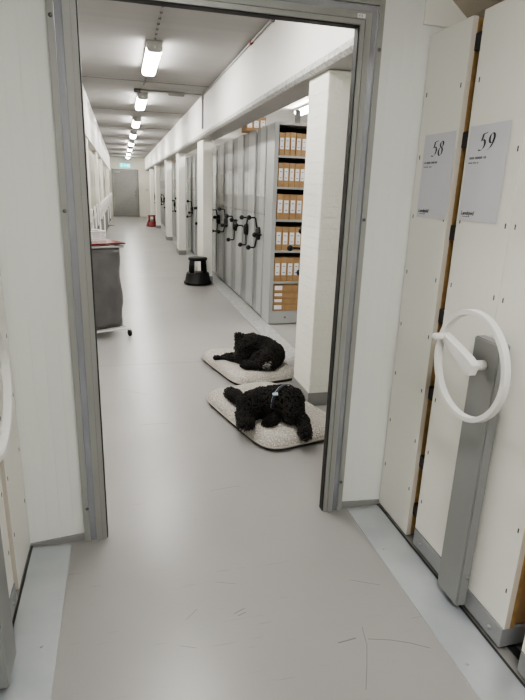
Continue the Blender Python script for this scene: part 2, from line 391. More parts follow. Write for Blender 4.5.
def hand_unit(F, s, y0, y1, label, wheel=True, seam=True, simple=False, ang=math.atan2(.065,.165), out=0, cat='shelving unit', name='mobile_shelving_unit', group=None):
    X = lambda d: F+s*d
    t = thing(name, label, cat, (F,(y0+y1)/2,0), group=group)
    zb = .098 if wheel else .012
    dep = .95
    if wheel:
        b = MB(); b.box(X(-.004),X(dep),y0+.002,y1-.002,.02,.096,bev=.003); b.build('base_skirt', M['base'], t)
        for y in (y0+.06,y1-.06):
            if simple: break
            b = MB(); b.lathe([(0,-.006*s),(.008,-.006*s),(.008,0)], (X(-.004),y,.055), 10, 'x'); b.build('base_bolt', M['bolt'], t)
    spans = [(y0,(y0+y1)/2-.001),((y0+y1)/2+.001,y1)] if seam else [(y0,y1)]
    for a,c in spans:
        b = MB(); b.box(X(0),X(.022),a,c,zb,2.10,bev=.0015); pp = b.build('end_panel', M['beigepanel' if simple else 'cream'], t)
        if not simple and a == y0: MB().box(X(.0008),X(.0212),a-.0012,a-.0001,zb+.002,2.098).build('panel_edge_shade', M['creamshade'], pp)  # thin beige sheet imitates the shade on the cream edge
    b = MB(); b.box(X(.022),X(.042),y0+.002,y1-.002,zb,2.095); b.build('panel_core', M['wood'], t)
    b = MB(); b.box(X(.042),X(dep),y0+.30*(y1-y0),y1-.02,zb,2.07); b.build('shelf_carcass', M['cream'], t)
    if not simple:
        rv = None
        for a,c in spans:
            for y in (a+.022,c-.022):
                for z in [.24+.235*k for k in range(8)]:
                    if rv is None:
                        rv = MB().box(-.0008,.0008,-.0025,.0025,-.008,.008).build('rivet', M['rivet'], t); r_ = rv
                    else:
                        r_ = rv.copy(); COL.objects.link(r_); r_.parent = t; r_.matrix_parent_inverse = rv.matrix_parent_inverse.copy()
                    r_.location = (X(-.0002),y,z)
        for z in () if wheel else (2.02,1.70,1.368,1.04,.71,.39,.15):
            b = MB(); b.box(X(.019),X(.046),(y1-.004 if wheel else y0-.05),(y1+.05 if wheel else y0+.004),z-.028,z+.028,bev=.003); b.build('rubber_bumper', M['bumper'], t)
    if wheel:
        yc = (y0+y1)/2-.04 if not simple else (y0+y1)/2; zc = .965; d0 = -.047
        b = MB(); b.prism([(yc-.062,.03),(yc+.07,.03),(yc+.07,1.05),(yc-.062,1.05)], X(d0), X(-.0045), 'x')
        bmesh.ops.bevel(b.bm, geom=[e for e in b.bm.edges], offset=.005, segments=2, affect='EDGES')
        col = b.build('drive_column', M['ugrey'], t)
        if not simple:
            b = MB(); b.lathe([(0,-.006*s),(.007,-.005*s),(.007,0)], (X(-.02),yc-.0625,.16), 10, 'y'); b.build('column_bolt', M['bolt'], col)
        b = MB()
        seg = 20 if simple else 56
        b.lathe([(.169,-.010),(.171,-.012),(.186,-.012),(.188,-.010),(.188,.010),(.186,.012),(.171,.012),(.169,.010),(.169,-.010)], (X(-.105+out),yc,zc), seg, 'x', smooth=simple)
        wh = b.build('hand_wheel', M['white'], t)
        # spoke runs from the hub out to the rim, towards the far side and a little upward
        mt = Matrix.Translation((X(-.10+out),yc,zc)) @ Matrix.Rotation(ang,4,'X')
        b = MB(); b.prism([(-.026,-.023),(.02,-.023),(.172,-.013),(.172,.013),(.02,.023),(-.026,.023)], -.016, .016, 'x')
        bmesh.ops.bevel(b.bm, geom=[e for e in b.bm.edges], offset=.003, segments=1, affect='EDGES')
        b.bm.transform(mt); b.build('wheel_spoke', M['white'], wh)
        b = MB(); b.lathe([(0,-.04*s),(.017,-.04*s),(.017,.02*s),(0,.02*s)], (X(-.055),yc,zc), 14, 'x'); b.build('wheel_hub', M['white'], wh)
        ky, kz = yc+.165*math.cos(ang), zc+.165*math.sin(ang)
        b = MB(); b.lathe([(0,-.040*s),(.010,-.040*s),(.013,-.036*s),(.013,-.006*s),(.010,0),(0,0)], (X(-.110+out),ky,kz), 14, 'x'); b.build('wheel_knob', M['white'], wh)
    return t

hand_unit(1.2, 1, 1.838, 2.112, 'cream shelving end panel bearing the paper sign 58, beside the door frame', wheel=False, seam=False)
u59 = hand_unit(1.2, 1, 1.19, 1.776, 'cream mobile shelving unit with white handwheel under the paper sign 59')
u60 = hand_unit(1.2, 1, .52, 1.105, 'cream shelving unit whose grey base corner peeks in past the unit signed 59')
hand_unit(-.435, -1, 1.838, 2.112, 'narrow cream shelving end panel in the corner opposite the sign 58', wheel=False, seam=False)
hand_unit(-.435, -1, 1.19, 1.776, 'cream mobile shelving unit with a cut-off white handwheel, opposite the sign 59', ang=PI+.25, out=.018)
sheet(2.059, 1.843, 1.414, 1.732, 1.2, '58', 'lavender-white paper sign printed 58 on the narrow cream panel')
sheet(1.762, 1.548, 1.419, 1.737, 1.2, '59', 'lavender-white paper sign printed 59 above the white handwheel')
for k,(z0,z1) in enumerate(((.10,.38),(.42,.70))):
    box_archive(1.245,1.6,1.20,1.36,z0,z1,'-y', ['brown archive box low in the side of the unit signed 59','brown archive box one shelf above the lowest in the unit signed 59'][k], None)

# ------------------------------------------------------------------ ceiling lights
def ceiling_light(x, y, label, group, L=1.2, m=None, z=CZ):
    t = thing('ceiling_light', label, 'light', (x,y+L/2,z), group=group)
    MB().box(x-.074,x+.074,y,y+L,z-.045,z-.001,bev=.004).build('lamp_housing', M['lamp_body'], t)
    pr = [(x-.072,z-.046),(x-.072,z-.066),(x-.064,z-.085),(x-.045,z-.096),(x+.045,z-.096),(x+.064,z-.085),(x+.072,z-.066),(x+.072,z-.046)]
    MB().prism(pr, y+.03, y+L-.03, 'y').build('lamp_diffuser', m or M['diff'], t)
    for ya,yb in ((y,y+.03),(y+L-.03,y+L)):
        MB().prism([(x+(a-x)*1.03,b) for a,b in pr], ya, yb, 'y').build('end_cap', M['lamp_body'], t)
    MB().ball((x,y-.004,z-.055),.012,2).build('cap_plug', M['white'], t)
    return t
LY = [2.72, 5.65, 8.66, 11.6, 14.5, 17.45, 20.35, 23.3, 26.2]
lamp = ceiling_light(.36, LY[0], 'white ceiling light just inside the doorway above its frame', 'corridor ceiling lights')
nm = ['', 'largest visible ceiling light, long and white, next to the dotted cable', 'ceiling light just past the thin cross conduit', 'ceiling light third in view along the corridor',
      'ceiling light fourth in view along the corridor', 'ceiling light fifth in view along the corridor', 'ceiling light sixth in view along the corridor', 'ceiling light seventh in view along the corridor', 'small ceiling light last before the grey end door']
for k in range(1,9): dup(lamp, (0.005*k, LY[k]-LY[0], 0), nm[k])
# cable run between the lights with clips
cb = thing('ceiling_cable', 'thin cable with dark clips running along the corridor ceiling', 'cable', (.36,5,CZ))
MB().tube([(.36,2.25,CZ-.006),(.365,14,CZ-.006),(.38,YF-.5,CZ-.006)], .004, 6).build('cable_run', M['galv'], cb)
for k in range(26):
    y = 3.95+.16*k
    if 5.62 < y < 6.88 or 8.6 < y: continue
    MB().box(.352,.372,y,y+.02,CZ-.014,CZ-.001).build('cable_clip', M['screw'], cb)
cd = thing('conduit_pipe', 'thin grey conduit crossing the ceiling and dropping down the white beam', 'conduit', (.75,8.38,CZ))
MB().tube([(.28,8.38,CZ-.014),(1.19,8.38,CZ-.014),(1.206,8.38,CZ-.03),(1.206,8.38,2.33)], .012, 8).build('conduit_run', M['galv'], cd)
MB().box(.24,.33,8.34,8.42,CZ-.05,CZ-.001,bev=.006).build('junction_box', M['screw'], cd)
MB().box(.72,.95,8.44,8.52,CZ-.045,CZ-.001,bev=.006).build('sensor_box', M['galv'], cd)
MB().box(1.19,1.219,8.34,8.42,CZ-.07,CZ-.01,bev=.004).build('elbow_box', M['galv'], cd)
sp = thing('sprinkler_pipe', 'slim white pipe with a red fitting along the top of the right beam', 'pipe', (1.2,6,CZ))
MB().tube([(1.205,2.3,CZ-.02),(1.205,8.3,CZ-.02)], .011, 8).build('pipe_run', M['galv'], sp)
MB().lathe([(0,-.03),(.018,-.03),(.018,.03),(0,.03)], (1.205,5.29,CZ-.02), 12, 'y').build('red_fitting', M['red'], sp)
MB().box(1.19,1.218,4.53,4.56,CZ-.04,CZ-.001).build('pipe_clip', M['screw'], sp)
# lights of the storage bays and of the entrance room
bl = ceiling_light(2.9, 4.7, 'white ceiling light above the storage bay behind the thick pillar', 'storage bay lights', L=1.5, m=M['tube'])
for k,(dx,y) in enumerate(((0,7.6),(-.7,10.4),(-.7,13.6),(-.7,17.2),(-.7,20.8),(-.7,24.4))):
    dup(bl, (dx, y-4.7, 0), 'white ceiling light above the grey racks, '+ORD[k]+' after the one by the thick pillar')
bl2 = ceiling_light(-2.0, 4.0, 'white ceiling light over the bays behind the white handwheels', 'lights over the opposite bays', L=1.5, m=M['tube'])
for y in (9.6,14.4,19.2,24.0): dup(bl2, (0,y-4.0,0))
ceiling_light(.38, -.55, 'white ceiling light over the entrance room behind the viewer', None, m=M['roomlamp'], z=2.62)
ceiling_light(.38, -2.5, 'white ceiling light at the rear of the entrance room', None, m=M['roomlamp'], z=2.62)

# ------------------------------------------------------------------ far end: door, exit sign, switch
fd = thing('door_2', None, None, (.25,YF,0)); fd['kind'] = 'structure'
b = MB(); b.box(-.38,-.31,YF-.05,YF,0,2.25); b.box(.82,.89,YF-.05,YF,0,2.25); b.box(-.31,.82,YF-.05,YF,2.19,2.25); b.build('door_frame', M['door'], fd)
MB().box(-.305,.815,YF-.04,YF-.002,.012,2.185,bev=.003).build('door_leaf', M['door'], fd)
MB().box(-.24,.02,YF-.09,YF-.04,2.08,2.14,bev=.005).build('door_closer', M['galv'], fd)
for z in (1.02,1.2):
    b = MB(); b.lathe([(0,-.05),(.028,-.05),(.03,-.04),(.03,0)], (.73,YF-.04,z), 12, 'y'); b.build('door_lock', M['screw'], fd)
ex = thing('exit_sign', 'glowing green exit sign with white pictograms above the grey end door', 'sign', (.27,YF,2.33))
MB().box(.03,.50,YF-.06,YF,2.335,2.50,bev=.004).build('sign_box', M['exitgreen'], ex)
b = MB().use(M['exitwhite']); yy = YF-.063
q = lambda x0,x1,z0,z1: b.face([(x0,yy,z0),(x1,yy,z0),(x1,yy,z1),(x0,yy,z1)])
# running figure
b.lathe([(0,0),(.014,0)], (.115,yy,2.472), 10, 'y')
b.face([(.095,yy,2.455),(.12,yy,2.455),(.115,yy,2.41),(.09,yy,2.41)]); b.face([(.115,yy,2.41),(.10,yy,2.41),(.13,yy,2.365),(.142,yy,2.368)])
b.face([(.09,yy,2.41),(.105,yy,2.41),(.07,yy,2.37),(.06,yy,2.378)]); b.face([(.12,yy,2.45),(.15,yy,2.42),(.145,yy,2.412),(.115,yy,2.44)])
q(.22,.28,2.41,2.43); b.face([(.28,yy,2.39),(.32,yy,2.42),(.28,yy,2.45)])
q(.38,.395,2.36,2.475); q(.445,.46,2.36,2.475); q(.38,.46,2.465,2.48)
b.build('sign_pictograms', None, ex)
sw = thing('light_switch', 'small switch box on the pale wall beside the grey end door', 'switch', (1.28,YF,1.28))
MB().box(1.24,1.32,YF-.03,YF,1.25,1.36,bev=.004).build('switch_plate', M['galv'], sw)
MB().box(1.262,1.298,YF-.036,YF-.03,1.28,1.33).build('switch_rocker', M['white'], sw)

# ------------------------------------------------------------------ grey mobile racks along the corridor
def crank(t, y, z, x, ang, seg=10):
    b = MB(); b.lathe([(0,-.055),(.036,-.055),(.05,-.03),(.05,.02),(.036,.03)], (0,0,0), 16, 'x'); b.bm.transform(Matrix.Translation((x,y,z)) @ Matrix.Diagonal((1,1,1.55,1)))
    h = b.build('crank_hub', M['black'], t)
    for k in range(3):
        a = ang+k*2*PI/3
        ey, ez = y+.205*math.sin(a), z+.205*math.cos(a)
        b = MB(); b.tube([(x-.03,y,z),(x-.035,y+.195*math.sin(a),z+.195*math.cos(a)),(x-.045,ey,ez),(x-.10,ey,ez)], .0105, seg); b.build('crank_arm', M['black'], h)
        b = MB(); b.ball((x-.115,ey,ez), .030, 2); b.build('crank_knob', M['black'], h)
def rack(y0, y1, label, group, yk, ang, sheets=True, handle=True, ztop=2.19, X=1.6):
    t = thing('mobile_rack', label, 'rack', (X,(y0+y1)/2,0), group=group)
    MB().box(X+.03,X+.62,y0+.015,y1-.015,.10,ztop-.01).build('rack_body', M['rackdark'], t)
    MB().box(X+.02,X+.62,y0+.01,y1-.01,.012,.10).build('rack_base', M['rack'], t)
    ym = (y0+y1)/2
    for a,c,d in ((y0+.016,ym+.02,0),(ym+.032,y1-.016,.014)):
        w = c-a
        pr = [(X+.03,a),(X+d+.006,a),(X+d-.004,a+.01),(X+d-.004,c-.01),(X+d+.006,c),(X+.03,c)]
        p = MB().prism(pr, .035, ztop).build('front_panel', M['rackshade' if d else 'rack'], t)  # second panel coloured darker to imitate the shaded sides of the rack fronts
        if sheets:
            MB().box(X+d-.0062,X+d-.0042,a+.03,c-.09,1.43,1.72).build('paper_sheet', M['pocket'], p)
    MB().box(X-.004,X+.02,y0+.008,y1-.008,1.225,1.235).build('panel_strip', M['rackdark'], t)
    if handle: crank(t, yk, 1.0, X-.0, ang)
    return t
bounds = [6.12,6.62,7.31,8.03,8.74,9.42]
yks = [6.30,6.95,7.67,8.39,9.09]; angs = [.52,PI+.35,.95,.35,.75]
desc = ['next to the open boxes','second from the open boxes','third from the open boxes','fourth from the open boxes','beside the pillar with the black stool']
for k in range(5):
    rack(bounds[k]+.004, bounds[k+1]-.004, 'tall grey mobile rack with three-armed black crank, '+desc[k], 'grey racks in the bay behind the dogs', yks[k], angs[k])
# near rack behind the thick pillar (its crank knob shows before the boxes)
rack(3.95, 4.62, 'grey mobile rack hidden behind the thick white pillar, black crank knob showing', None, 4.50, PI/2, X=1.60)
r0 = rack(9.44, 10.12, 'grey mobile rack in the bay just past the black stool', 'grey racks past the black stool', 9.8, .3)
r1 = rack(9.44+.70, 10.12+.70, 'grey mobile rack in the bay just past the black stool', 'grey racks past the black stool', 0, 0, handle=False)
r2 = rack(9.44+1.40, 10.12+1.40, 'grey mobile rack in the bay just past the black stool', 'grey racks past the black stool', 9.8+1.40, 1.1)
for k in range(3,26):
    y = 9.44+.70*k
    if y > 26.5: break
    bay = sum(1 for p in PY if p < y)
    src, kk = ((r0,k),(r1,k-1),(r2,k-2),(r1,k-1))[k%4]
    dup(src, (0, .70*kk, 0), ['','','grey mobile rack in the bay just past the black stool','grey mobile rack between the second and third pillars past the black stool','grey mobile rack in the bay before the red stool','grey mobile rack in the bay beside the red stool','grey mobile rack in the last bay before the end wall'][bay],
        ['','','grey racks past the black stool','grey racks in the third bay','grey racks in the fourth bay','grey racks by the red stool','grey racks of the last bay'][bay])

# open rack with archive boxes
orx0, orx1, ory0, ory1 = 1.60, 2.30, 5.78, 6.10
t = thing('open_rack', 'grey open rack full of brown archive boxes facing the camera', 'rack', (1.95,5.94,0))
lev = [.16,.50,.85,1.19,1.536,1.858]
MB().box(orx0,orx0+.045,ory0,ory1,.012,2.19,bev=.003).build('front_panel', M['rack'], t)
MB().box(orx1-.04,orx1,ory0,ory1,.012,2.19).build('rear_panel', M['rack'], t)
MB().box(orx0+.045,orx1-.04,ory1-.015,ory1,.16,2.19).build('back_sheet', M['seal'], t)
MB().box(orx0+.045,orx1-.04,ory0,ory1-.015,2.165,2.19).build('top_board', M['rack'], t)
for z in lev[1:]: MB().box(orx0+.045,orx1-.04,ory0+.002,ory1-.015,z-.018,z+.004).build('shelf_board', M['rack'], t)
p = MB().box(orx0+.045,orx1-.04,ory0,ory1-.015,.012,.16).build('base_skirt', M['rack'], t)
b = MB(); b.lathe([(0,-.008),(.009,-.008),(.012,0)], (1.80,ory0,.085), 12, 'y'); b.build('base_bolt', M['screw'], p)
SH = ['lowest','second-lowest','third-lowest','third-highest','second-highest','top']
random.seed(3)
for i,z in enumerate(lev):
    zt_ = (lev[i+1] if i < 5 else 2.165)
    if i == 0:
        zz = .162
        for k,h in enumerate((.085,.07,.07,.085)):
            box_archive(1.655,2.0,ory0+.008,ory1-.03,zz,zz+h-.002,'-y', 'flat brown archive box with white label, %s in the bottom-shelf stack' % ['lowest','second up','third up','topmost'][k], 'flat boxes on the bottom shelf', stack=True)
            zz += h
        continue
    x = 1.652; n = [0,4,4,4,5,5][i]; k = 0
    w = [0,.074,.074,.072,.060,.060][i]
    while x < 2.04 and k < 7:
        h = zt_-z-.078+random.uniform(-.004,.004)
        pos = ['first','second','third','fourth','fifth','sixth','seventh'][k]
        box_archive(x,x+w-.002,ory0+.006+random.uniform(0,.006),ory1-.03,z+.005,z+.005+h,'-y', 'upright brown archive box, %s from the rack edge on the %s shelf' % (pos, SH[i]), 'archive boxes on the %s shelf' % SH[i])
        x += w+random.uniform(.0005,.003); k += 1
# brown boxes on top of the racks
for k in range(3):
    x = 1.775-.083*k
    box_archive(x-.08,x,6.85,7.15,2.192,2.192+.165-.012*k,'-y', ['brown box on top of the grey racks, nearest the open rack of the three','brown box on top of the grey racks, middle one of three','brown box on top of the grey racks, at the corridor end of the three'][k], 'brown boxes on top of the racks')
# grey post behind the open rack
gp = struct('column', MB().box(2.335,2.395,7.4,7.46,0,2.55), M['postgrey'])

# left-hand bays: cream units with white handwheels
u = hand_unit(-.52, -1, 6.85, 7.80, 'cream shelving unit with white handwheel behind the waste trolley', simple=True, group='cream units along the opposite side')
shp = MB().box(-.516,-.5185,7.05,7.27,1.45,1.74).build('paper_sheet', M['galv'], u)
for k in range(1,30):
    y = 6.85+1.02*k
    if y > 26.9: break
    dup(u, (0,1.02*k,0), 'cream shelving unit with white handwheel in the row opposite the grey racks')
u['label'] = 'cream shelving unit with white handwheel in the row opposite the grey racks'

# ------------------------------------------------------------------ step stools
def step_stool(loc, m, label):
    t = thing('step_stool', label, 'stool', loc)
    x,y,_ = loc
    b = MB(); b.lathe([(.0,.012),(.205,.012),(.222,.018),(.222,.045),(.212,.05),(.205,.055),(.182,.175),(.178,.185),(.165,.19),(.0,.19)], (x,y,0), 40); b.build('lower_step', m, t)
    for k in range(4):
        a0 = PI/4+k*PI/2-.36
        b = MB()
        prof_o = [(.160,.2045),(.138,.385)]
        b.lathe([(.160,.1895),(.140,.385),(.125,.385),(.143,.1895),(.160,.1895)], (x,y,0), 8, a0=a0+.1, a1=a0+.62)
        b.build('stool_leg', m, t)
    b = MB(); b.lathe([(0,.385),(.140,.385),(.146,.39),(.152,.40),(.152,.42),(.146,.43),(0,.432)], (x,y,0), 40); b.build('top_step', m, t)
    b = MB(); b.lathe([(.2215,.02),(.225,.022),(.225,.040),(.2215,.042)], (x,y,0), 40); b.build('bumper_ring', m, t)
    for k in range(3):
        a = k*2*PI/3+.4; b = MB(); b.lathe([(0,-.012),(.013,-.012),(.013,.012),(0,.012)], (x+.15*math.cos(a),y+.15*math.sin(a),.0135), 12, 'x'); b.build('castor', M['seal'], t)
    return t
step_stool((1.16,8.58,0), M['black'], 'round black step stool on the floor before the second pillar')
step_stool((1.13,21.5,0), M['red'], 'small round red step stool far down the corridor')

# ------------------------------------------------------------------ waste sack trolley and box on it
t = thing('waste_trolley', 'wheeled waste sack trolley with red lid and grey sack', 'trolley', (-.19,5.9,0))
bx0,bx1,by0,by1 = -.42,.005,5.68,6.12
b = MB(); b.box(bx0-.02,bx1+.025,by0-.02,by1+.02,.943,.957,bev=.005); b.build('red_lid', M['lidred'], t)
b = MB(); rr = .012
b.tube([(bx0,by0,.92),(bx1,by0,.92),(bx1,by1,.92),(bx0,by1,.92)], .012, 8, closed=True); b.build('upper_frame', M['galv'], t)
for X_,Y_ in ((bx0,by1),(bx1-.01,by1)):
    MB().tube([(X_,Y_,.06),(X_,Y_,.92)], .011, 8).build('frame_post', M['galv'], t)
b = MB().use(M['sack']); random.seed(5)
nA,nZ = 40,16; rows = []
for j in range(nZ+1):
    v = j/nZ; z = .90-.80*v; ring_ = []
    for i in range(nA):
        a = 2*PI*i/nA; ca,sa = math.cos(a),math.sin(a); p = 9 if v < .8 else 7
        r = 1/((abs(ca)**p+abs(sa)**p)**(1/p))
        tap = 1-.03*v-.05*max(0,v-.93)*10
        x = (bx0+bx1)/2+.015*v+ca*r*(bx1-bx0)/2*.96*tap; y = (by0+by1)/2+sa*r*(by1-by0)/2*.95*tap
        d = .022*noise.noise((x*9,y*9,z*4))*min(1,v*4)+.02*noise.noise((x*22+3,y*22,z*16))*max(0,v-.5)*2
        ring_.append(b.bm.verts.new((x+ca*d,y+sa*d,z)))
    rows.append(ring_)
for j in range(nZ):
    for i in range(nA): f = b.bm.faces.new((rows[j][i],rows[j][(i+1)%nA],rows[j+1][(i+1)%nA],rows[j+1][i])); f.smooth = True
b.bm.faces.new(rows[-1]); b.bm.faces.new(rows[0][::-1])
b.build('waste_sack', None, t)
b = MB(); b.tube([(bx0,by0-.01,.085),(bx1+.02,by0-.01,.085),(bx1+.02,by1,.085),(bx0,by1,.085)], .010, 8, closed=True); b.build('base_frame', M['wire'], t)
for k in (1,2): MB().tube([(bx0+.14*k,by0-.01,.085),(bx0+.14*k,by1,.085)], .005, 6).build('base_wire', M['wire'], t)
for X_,Y_ in ((bx0,by0),(bx1+.03,by0-.02),(bx0,by1),(bx1+.03,by1)):
    b = MB(); b.lathe([(0,-.014),(.028,-.014),(.034,-.009),(.034,.009),(.028,.014),(0,.014)], (X_,Y_,.034), 16, 'x'); c = b.build('castor_wheel', M['black'], t)
    MB().box(X_-.013,X_+.013,Y_-.012,Y_+.012,.066,.082,bev=.003).build('castor_fork', M['wire'], c)
t.location = (-.27,5.617,0); t.rotation_euler.z = math.radians(25)      # the trolley stands askew
t = thing('plastic_box', 'translucent white plastic box standing on the red trolley lid', 'box', (-.215,5.93,.957))
b = MB(); x0,x1,y0,y1,z0,z1 = -.33,-.09,5.86,6.08,.9575,1.055
b.box(x0,x1,y0,y1,z0,z0+.003); b.box(x0,x0+.003,y0,y1,z0,z1); b.box(x1-.003,x1,y0,y1,z0,z1); b.box(x0,x1,y0,y0+.003,z0,z1); b.box(x0,x1,y1-.003,y1,z0,z1)
b.build('box_shell', M['clear'], t)
b = MB(); b.tube([(x0,y0,z1),(x1,y0,z1),(x1,y1,z1),(x0,y1,z1)], .006, 8, closed=True); b.build('box_rim', M['clearrim'], t)
t.location = (-.305,5.633,.957); t.rotation_euler.z = math.radians(25)

# ------------------------------------------------------------------ dog mats
def dog_mat(cx, cy, hl, hw, ang, hgt, label, fold=0, seed=1):
    t = thing('dog_mat', label, 'dog mat', (cx,cy,0), ang)
    R = Matrix.Translation((cx,cy,0)) @ Matrix.Rotation(ang,4,'Z')
    nA,nR = 72,14
    def outline(a, p=6.0):
        ca,sa = math.cos(a),math.sin(a); r = 1/((abs(ca)**p+abs(sa)**p)**(1/p)); return ca*r*hw, sa*r*hl
    def top(u,x,y):
        z = .028+(hgt-.028)*(1-u**7)**.6 if u < 1 else .028
        z -= .016*max(0,1-(u/.72)**4); z += .008*noise.noise((x*5+seed,y*5,0))*(1-u**4)+.004*noise.noise((x*16,y*16+seed,2))*(1-u**4)
        return z
    b = MB().use(M['tweed'])
    us = [0,.14,.28,.42,.55,.66,.75,.83,.89,.93,.96,.98,.993,1.0]
    rows = []
    for u in us:
        ring_ = []
        for i in range(nA):
            x,y = outline(2*PI*i/nA); x*=u; y*=u
            wob = 1+.012*noise.noise((x*4+seed,y*4,5))
            ring_.append(b.bm.verts.new((x*wob,y*wob,top(u,x,y)))) 
        rows.append(ring_)
    for j in range(1,len(us)-1):
        for i in range(nA):
            f = b.bm.faces.new((rows[j][i],rows[j][(i+1)%nA],rows[j+1][(i+1)%nA],rows[j+1][i])); f.smooth = True
    c = b.bm.verts.new((0,0,top(0,0,0)))
    for i in range(nA): f = b.bm.faces.new((c,rows[1][i],rows[1][(i+1)%nA])); f.smooth = True
    for v in rows[0]: b.bm.verts.remove(v)
    edge = [v.co.copy() for v in rows[-1]]
    b.bm.transform(R); b.build('fleece_top', None, t)
    b = MB().use(M['matunder']); lo = [b.bm.verts.new((p.x*.975,p.y*.98,.001)) for p in edge]; hi = [b.bm.verts.new((p.x,p.y,.027)) for p in edge]
    b.bm.faces.new(lo[::-1])
    for i in range(nA): f = b.bm.faces.new((lo[i],lo[(i+1)%nA],hi[(i+1)%nA],hi[i])); f.smooth = True
    b.bm.faces.new(hi)
    b.bm.transform(R); b.build('dark_underside', None, t)
    b = MB().use(M['piping']); b.tube([(p.x*1.002,p.y*1.002,.027) for p in edge], .006, 6, closed=True); b.bm.transform(R); b.build('edge_piping', None, t)
    return t
mat1 = dog_mat(.942,3.27,.500,.310, math.radians(15), .098, 'light grey tweed dog mat beneath the harnessed dog, in front', seed=1)
mat2 = dog_mat(1.02,4.305,.44,.30, math.radians(13), .098, 'light grey tweed dog mat beneath the curled dog, farther back', seed=8)

SCUFFS = [([(.67,1.35),(.70,1.352),(.74,1.356)],.0022), ([(.78,1.343),(.854,1.322),(.917,1.295),(.975,1.26)],.0014), ([(.782,1.397),(.765,1.32),(.73,1.245),(.687,1.16)],.0011),
 ([(.342,1.556),(.388,1.576)],.0016), ([(.355,1.544),(.388,1.556)],.0016), ([(.302,1.736),(.381,1.707)],.001), ([(.167,1.566),(.213,1.609)],.001),
 ([(.386,2.398),(.505,2.414),(.548,2.415)],.0011), ([(.837,1.632),(.944,1.58)],.001), ([(-.028,3.93),(.131,3.799)],.002), ([(.062,3.273),(.256,3.27)],.002), ([(.134,1.456),(.186,1.436)],.001)]
# ------------------------------------------------------------------ scuffs on the floor, screws in the metal strips
for pts, w in SCUFFS:
    b = MB()
    for (ax,ay),(bx,by) in zip(pts[:-1],pts[1:]):
        d = Vector((bx-ax,by-ay)); n_ = Vector((-d.y,d.x)).normalized()*w
        b.face([(ax-n_.x,ay-n_.y,.0004),(bx-n_.x,by-n_.y,.0004),(bx+n_.x,by+n_.y,.0004),(ax+n_.x,ay+n_.y,.0004)])
    struct('floor_marking', b, M['scuff'])
for x,y in ((1.06,1.17),(1.06,1.78),(-.32,1.55),(-.32,.9)):
    struct('floor_strip_screw', MB().lathe([(0,.006),(.004,.006),(.006,.003)], (x,y,0), 10), M['bolt'])

# ------------------------------------------------------------------ dogs
def blob_mesh(caps, voxel=.009, smooth=6):
    bm = bmesh.new()
    for chain in caps:
        for (p0,r0),(p1,r1) in zip(chain[:-1],chain[1:]):
            p0,p1 = Vector(p0),Vector(p1); n = max(2,int((p1-p0).length/.012)+1)
            for k in range(n+1):
                f = k/n; t = bmesh.new(); bmesh.ops.create_icosphere(t, subdivisions=2, radius=r0+(r1-r0)*f)
                vm = {v: bm.verts.new(v.co+p0.lerp(p1,f)) for v in t.verts}
                for fc in t.faces: bm.faces.new([vm[v] for v in fc.verts])
                t.free()
    me = bpy.data.meshes.new('tmp'); bm.to_mesh(me); bm.free()
    o = bpy.data.objects.new('tmp', me); COL.objects.link(o)
    m = o.modifiers.new('r','REMESH'); m.mode = 'VOXEL'; m.voxel_size = voxel
    s = o.modifiers.new('s','SMOOTH'); s.iterations = smooth; s.factor = .5
    bpy.context.view_layer.update(); dg = bpy.context.evaluated_depsgraph_get()
    out = bpy.data.meshes.new_from_object(o.evaluated_get(dg)); bpy.data.objects.remove(o)
    return out

def height_of(mt):
    tops = [c for c in mt.children if c.name.startswith('fleece_top') or c.name.startswith('edge_piping')]
    bs = [BVHTree.FromPolygons([v.co for v in c.data.vertices], [p.vertices[:] for p in c.data.polygons]) for c in tops]
    def f(x, y):
        z = .002
        for b_ in bs:
            h = b_.ray_cast(Vector((x,y,1)), Vector((0,0,-1)))
            if h[0] is not None: z = max(z, h[0].z)
        return z
    return f
def dog(label, loc, caps, mz, floor_z, ntuft, seed, fur_len=(.022,.04), curl_amp=.010, bald=()):
    t = thing('dog', label, 'dog', loc)
    me = blob_mesh(caps)
    for v in me.vertices:
        n = v.normal.copy(); c = v.co
        d = curl_amp*(noise.noise(c*38)+.6*noise.noise(c*75+Vector((9,1,4))))
        keep = min(1, max(0,(c.z-floor_z)/.02))
        v.co = c+n*d*keep
        v.co.z = max(v.co.z, mz(v.co.x, v.co.y)+.004)
    me.materials.clear(); me.materials.append(M['coat']); me.materials.append(M['greyfur'])
    for p in me.polygons: p.use_smooth = True
    body = bpy.data.objects.new('body', me); COL.objects.link(body); body.parent = t; body.matrix_parent_inverse = t.matrix_basis.inverted()
    # curls standing off the coat
    rnd = random.Random(seed); b = MB().use(M['tuft'])
    polys = me.polygons; areas = [p.area for p in polys]
    for p in rnd.choices(polys, weights=areas, k=ntuft):
        c = p.center.copy(); n = p.normal.copy()
        if c.z < floor_z+.006 and n.z < .1: continue
        if any((c-Vector(q)).length < r for q,r in bald): continue
        L = rnd.uniform(*fur_len); side = n.cross(Vector((rnd.uniform(-1,1),rnd.uniform(-1,1),rnd.uniform(-1,1))))
        if side.length < 1e-3: continue
        side.normalize(); w = n.cross(side); down = Vector((0,0,-.35))
        pts = []; ph = rnd.uniform(0,6.28)
        for k in range(5):
            f = k/4; pts.append(c+n*L*(.15+.75*f-.25*f*f)+(side*math.cos(ph+f*4.4)+w*math.sin(ph+f*4.4))*L*.30*f+down*L*f*f*.6)
        for q in pts: q.z = max(q.z, mz(q.x,q.y)+.008)
        b.tube(pts, [.0030,.0033,.0030,.0022,.0008], 4, caps=False)
    fur = b.build('curly_fur', None, t, kind='stuff')
    return t, body, fur

fz = .082
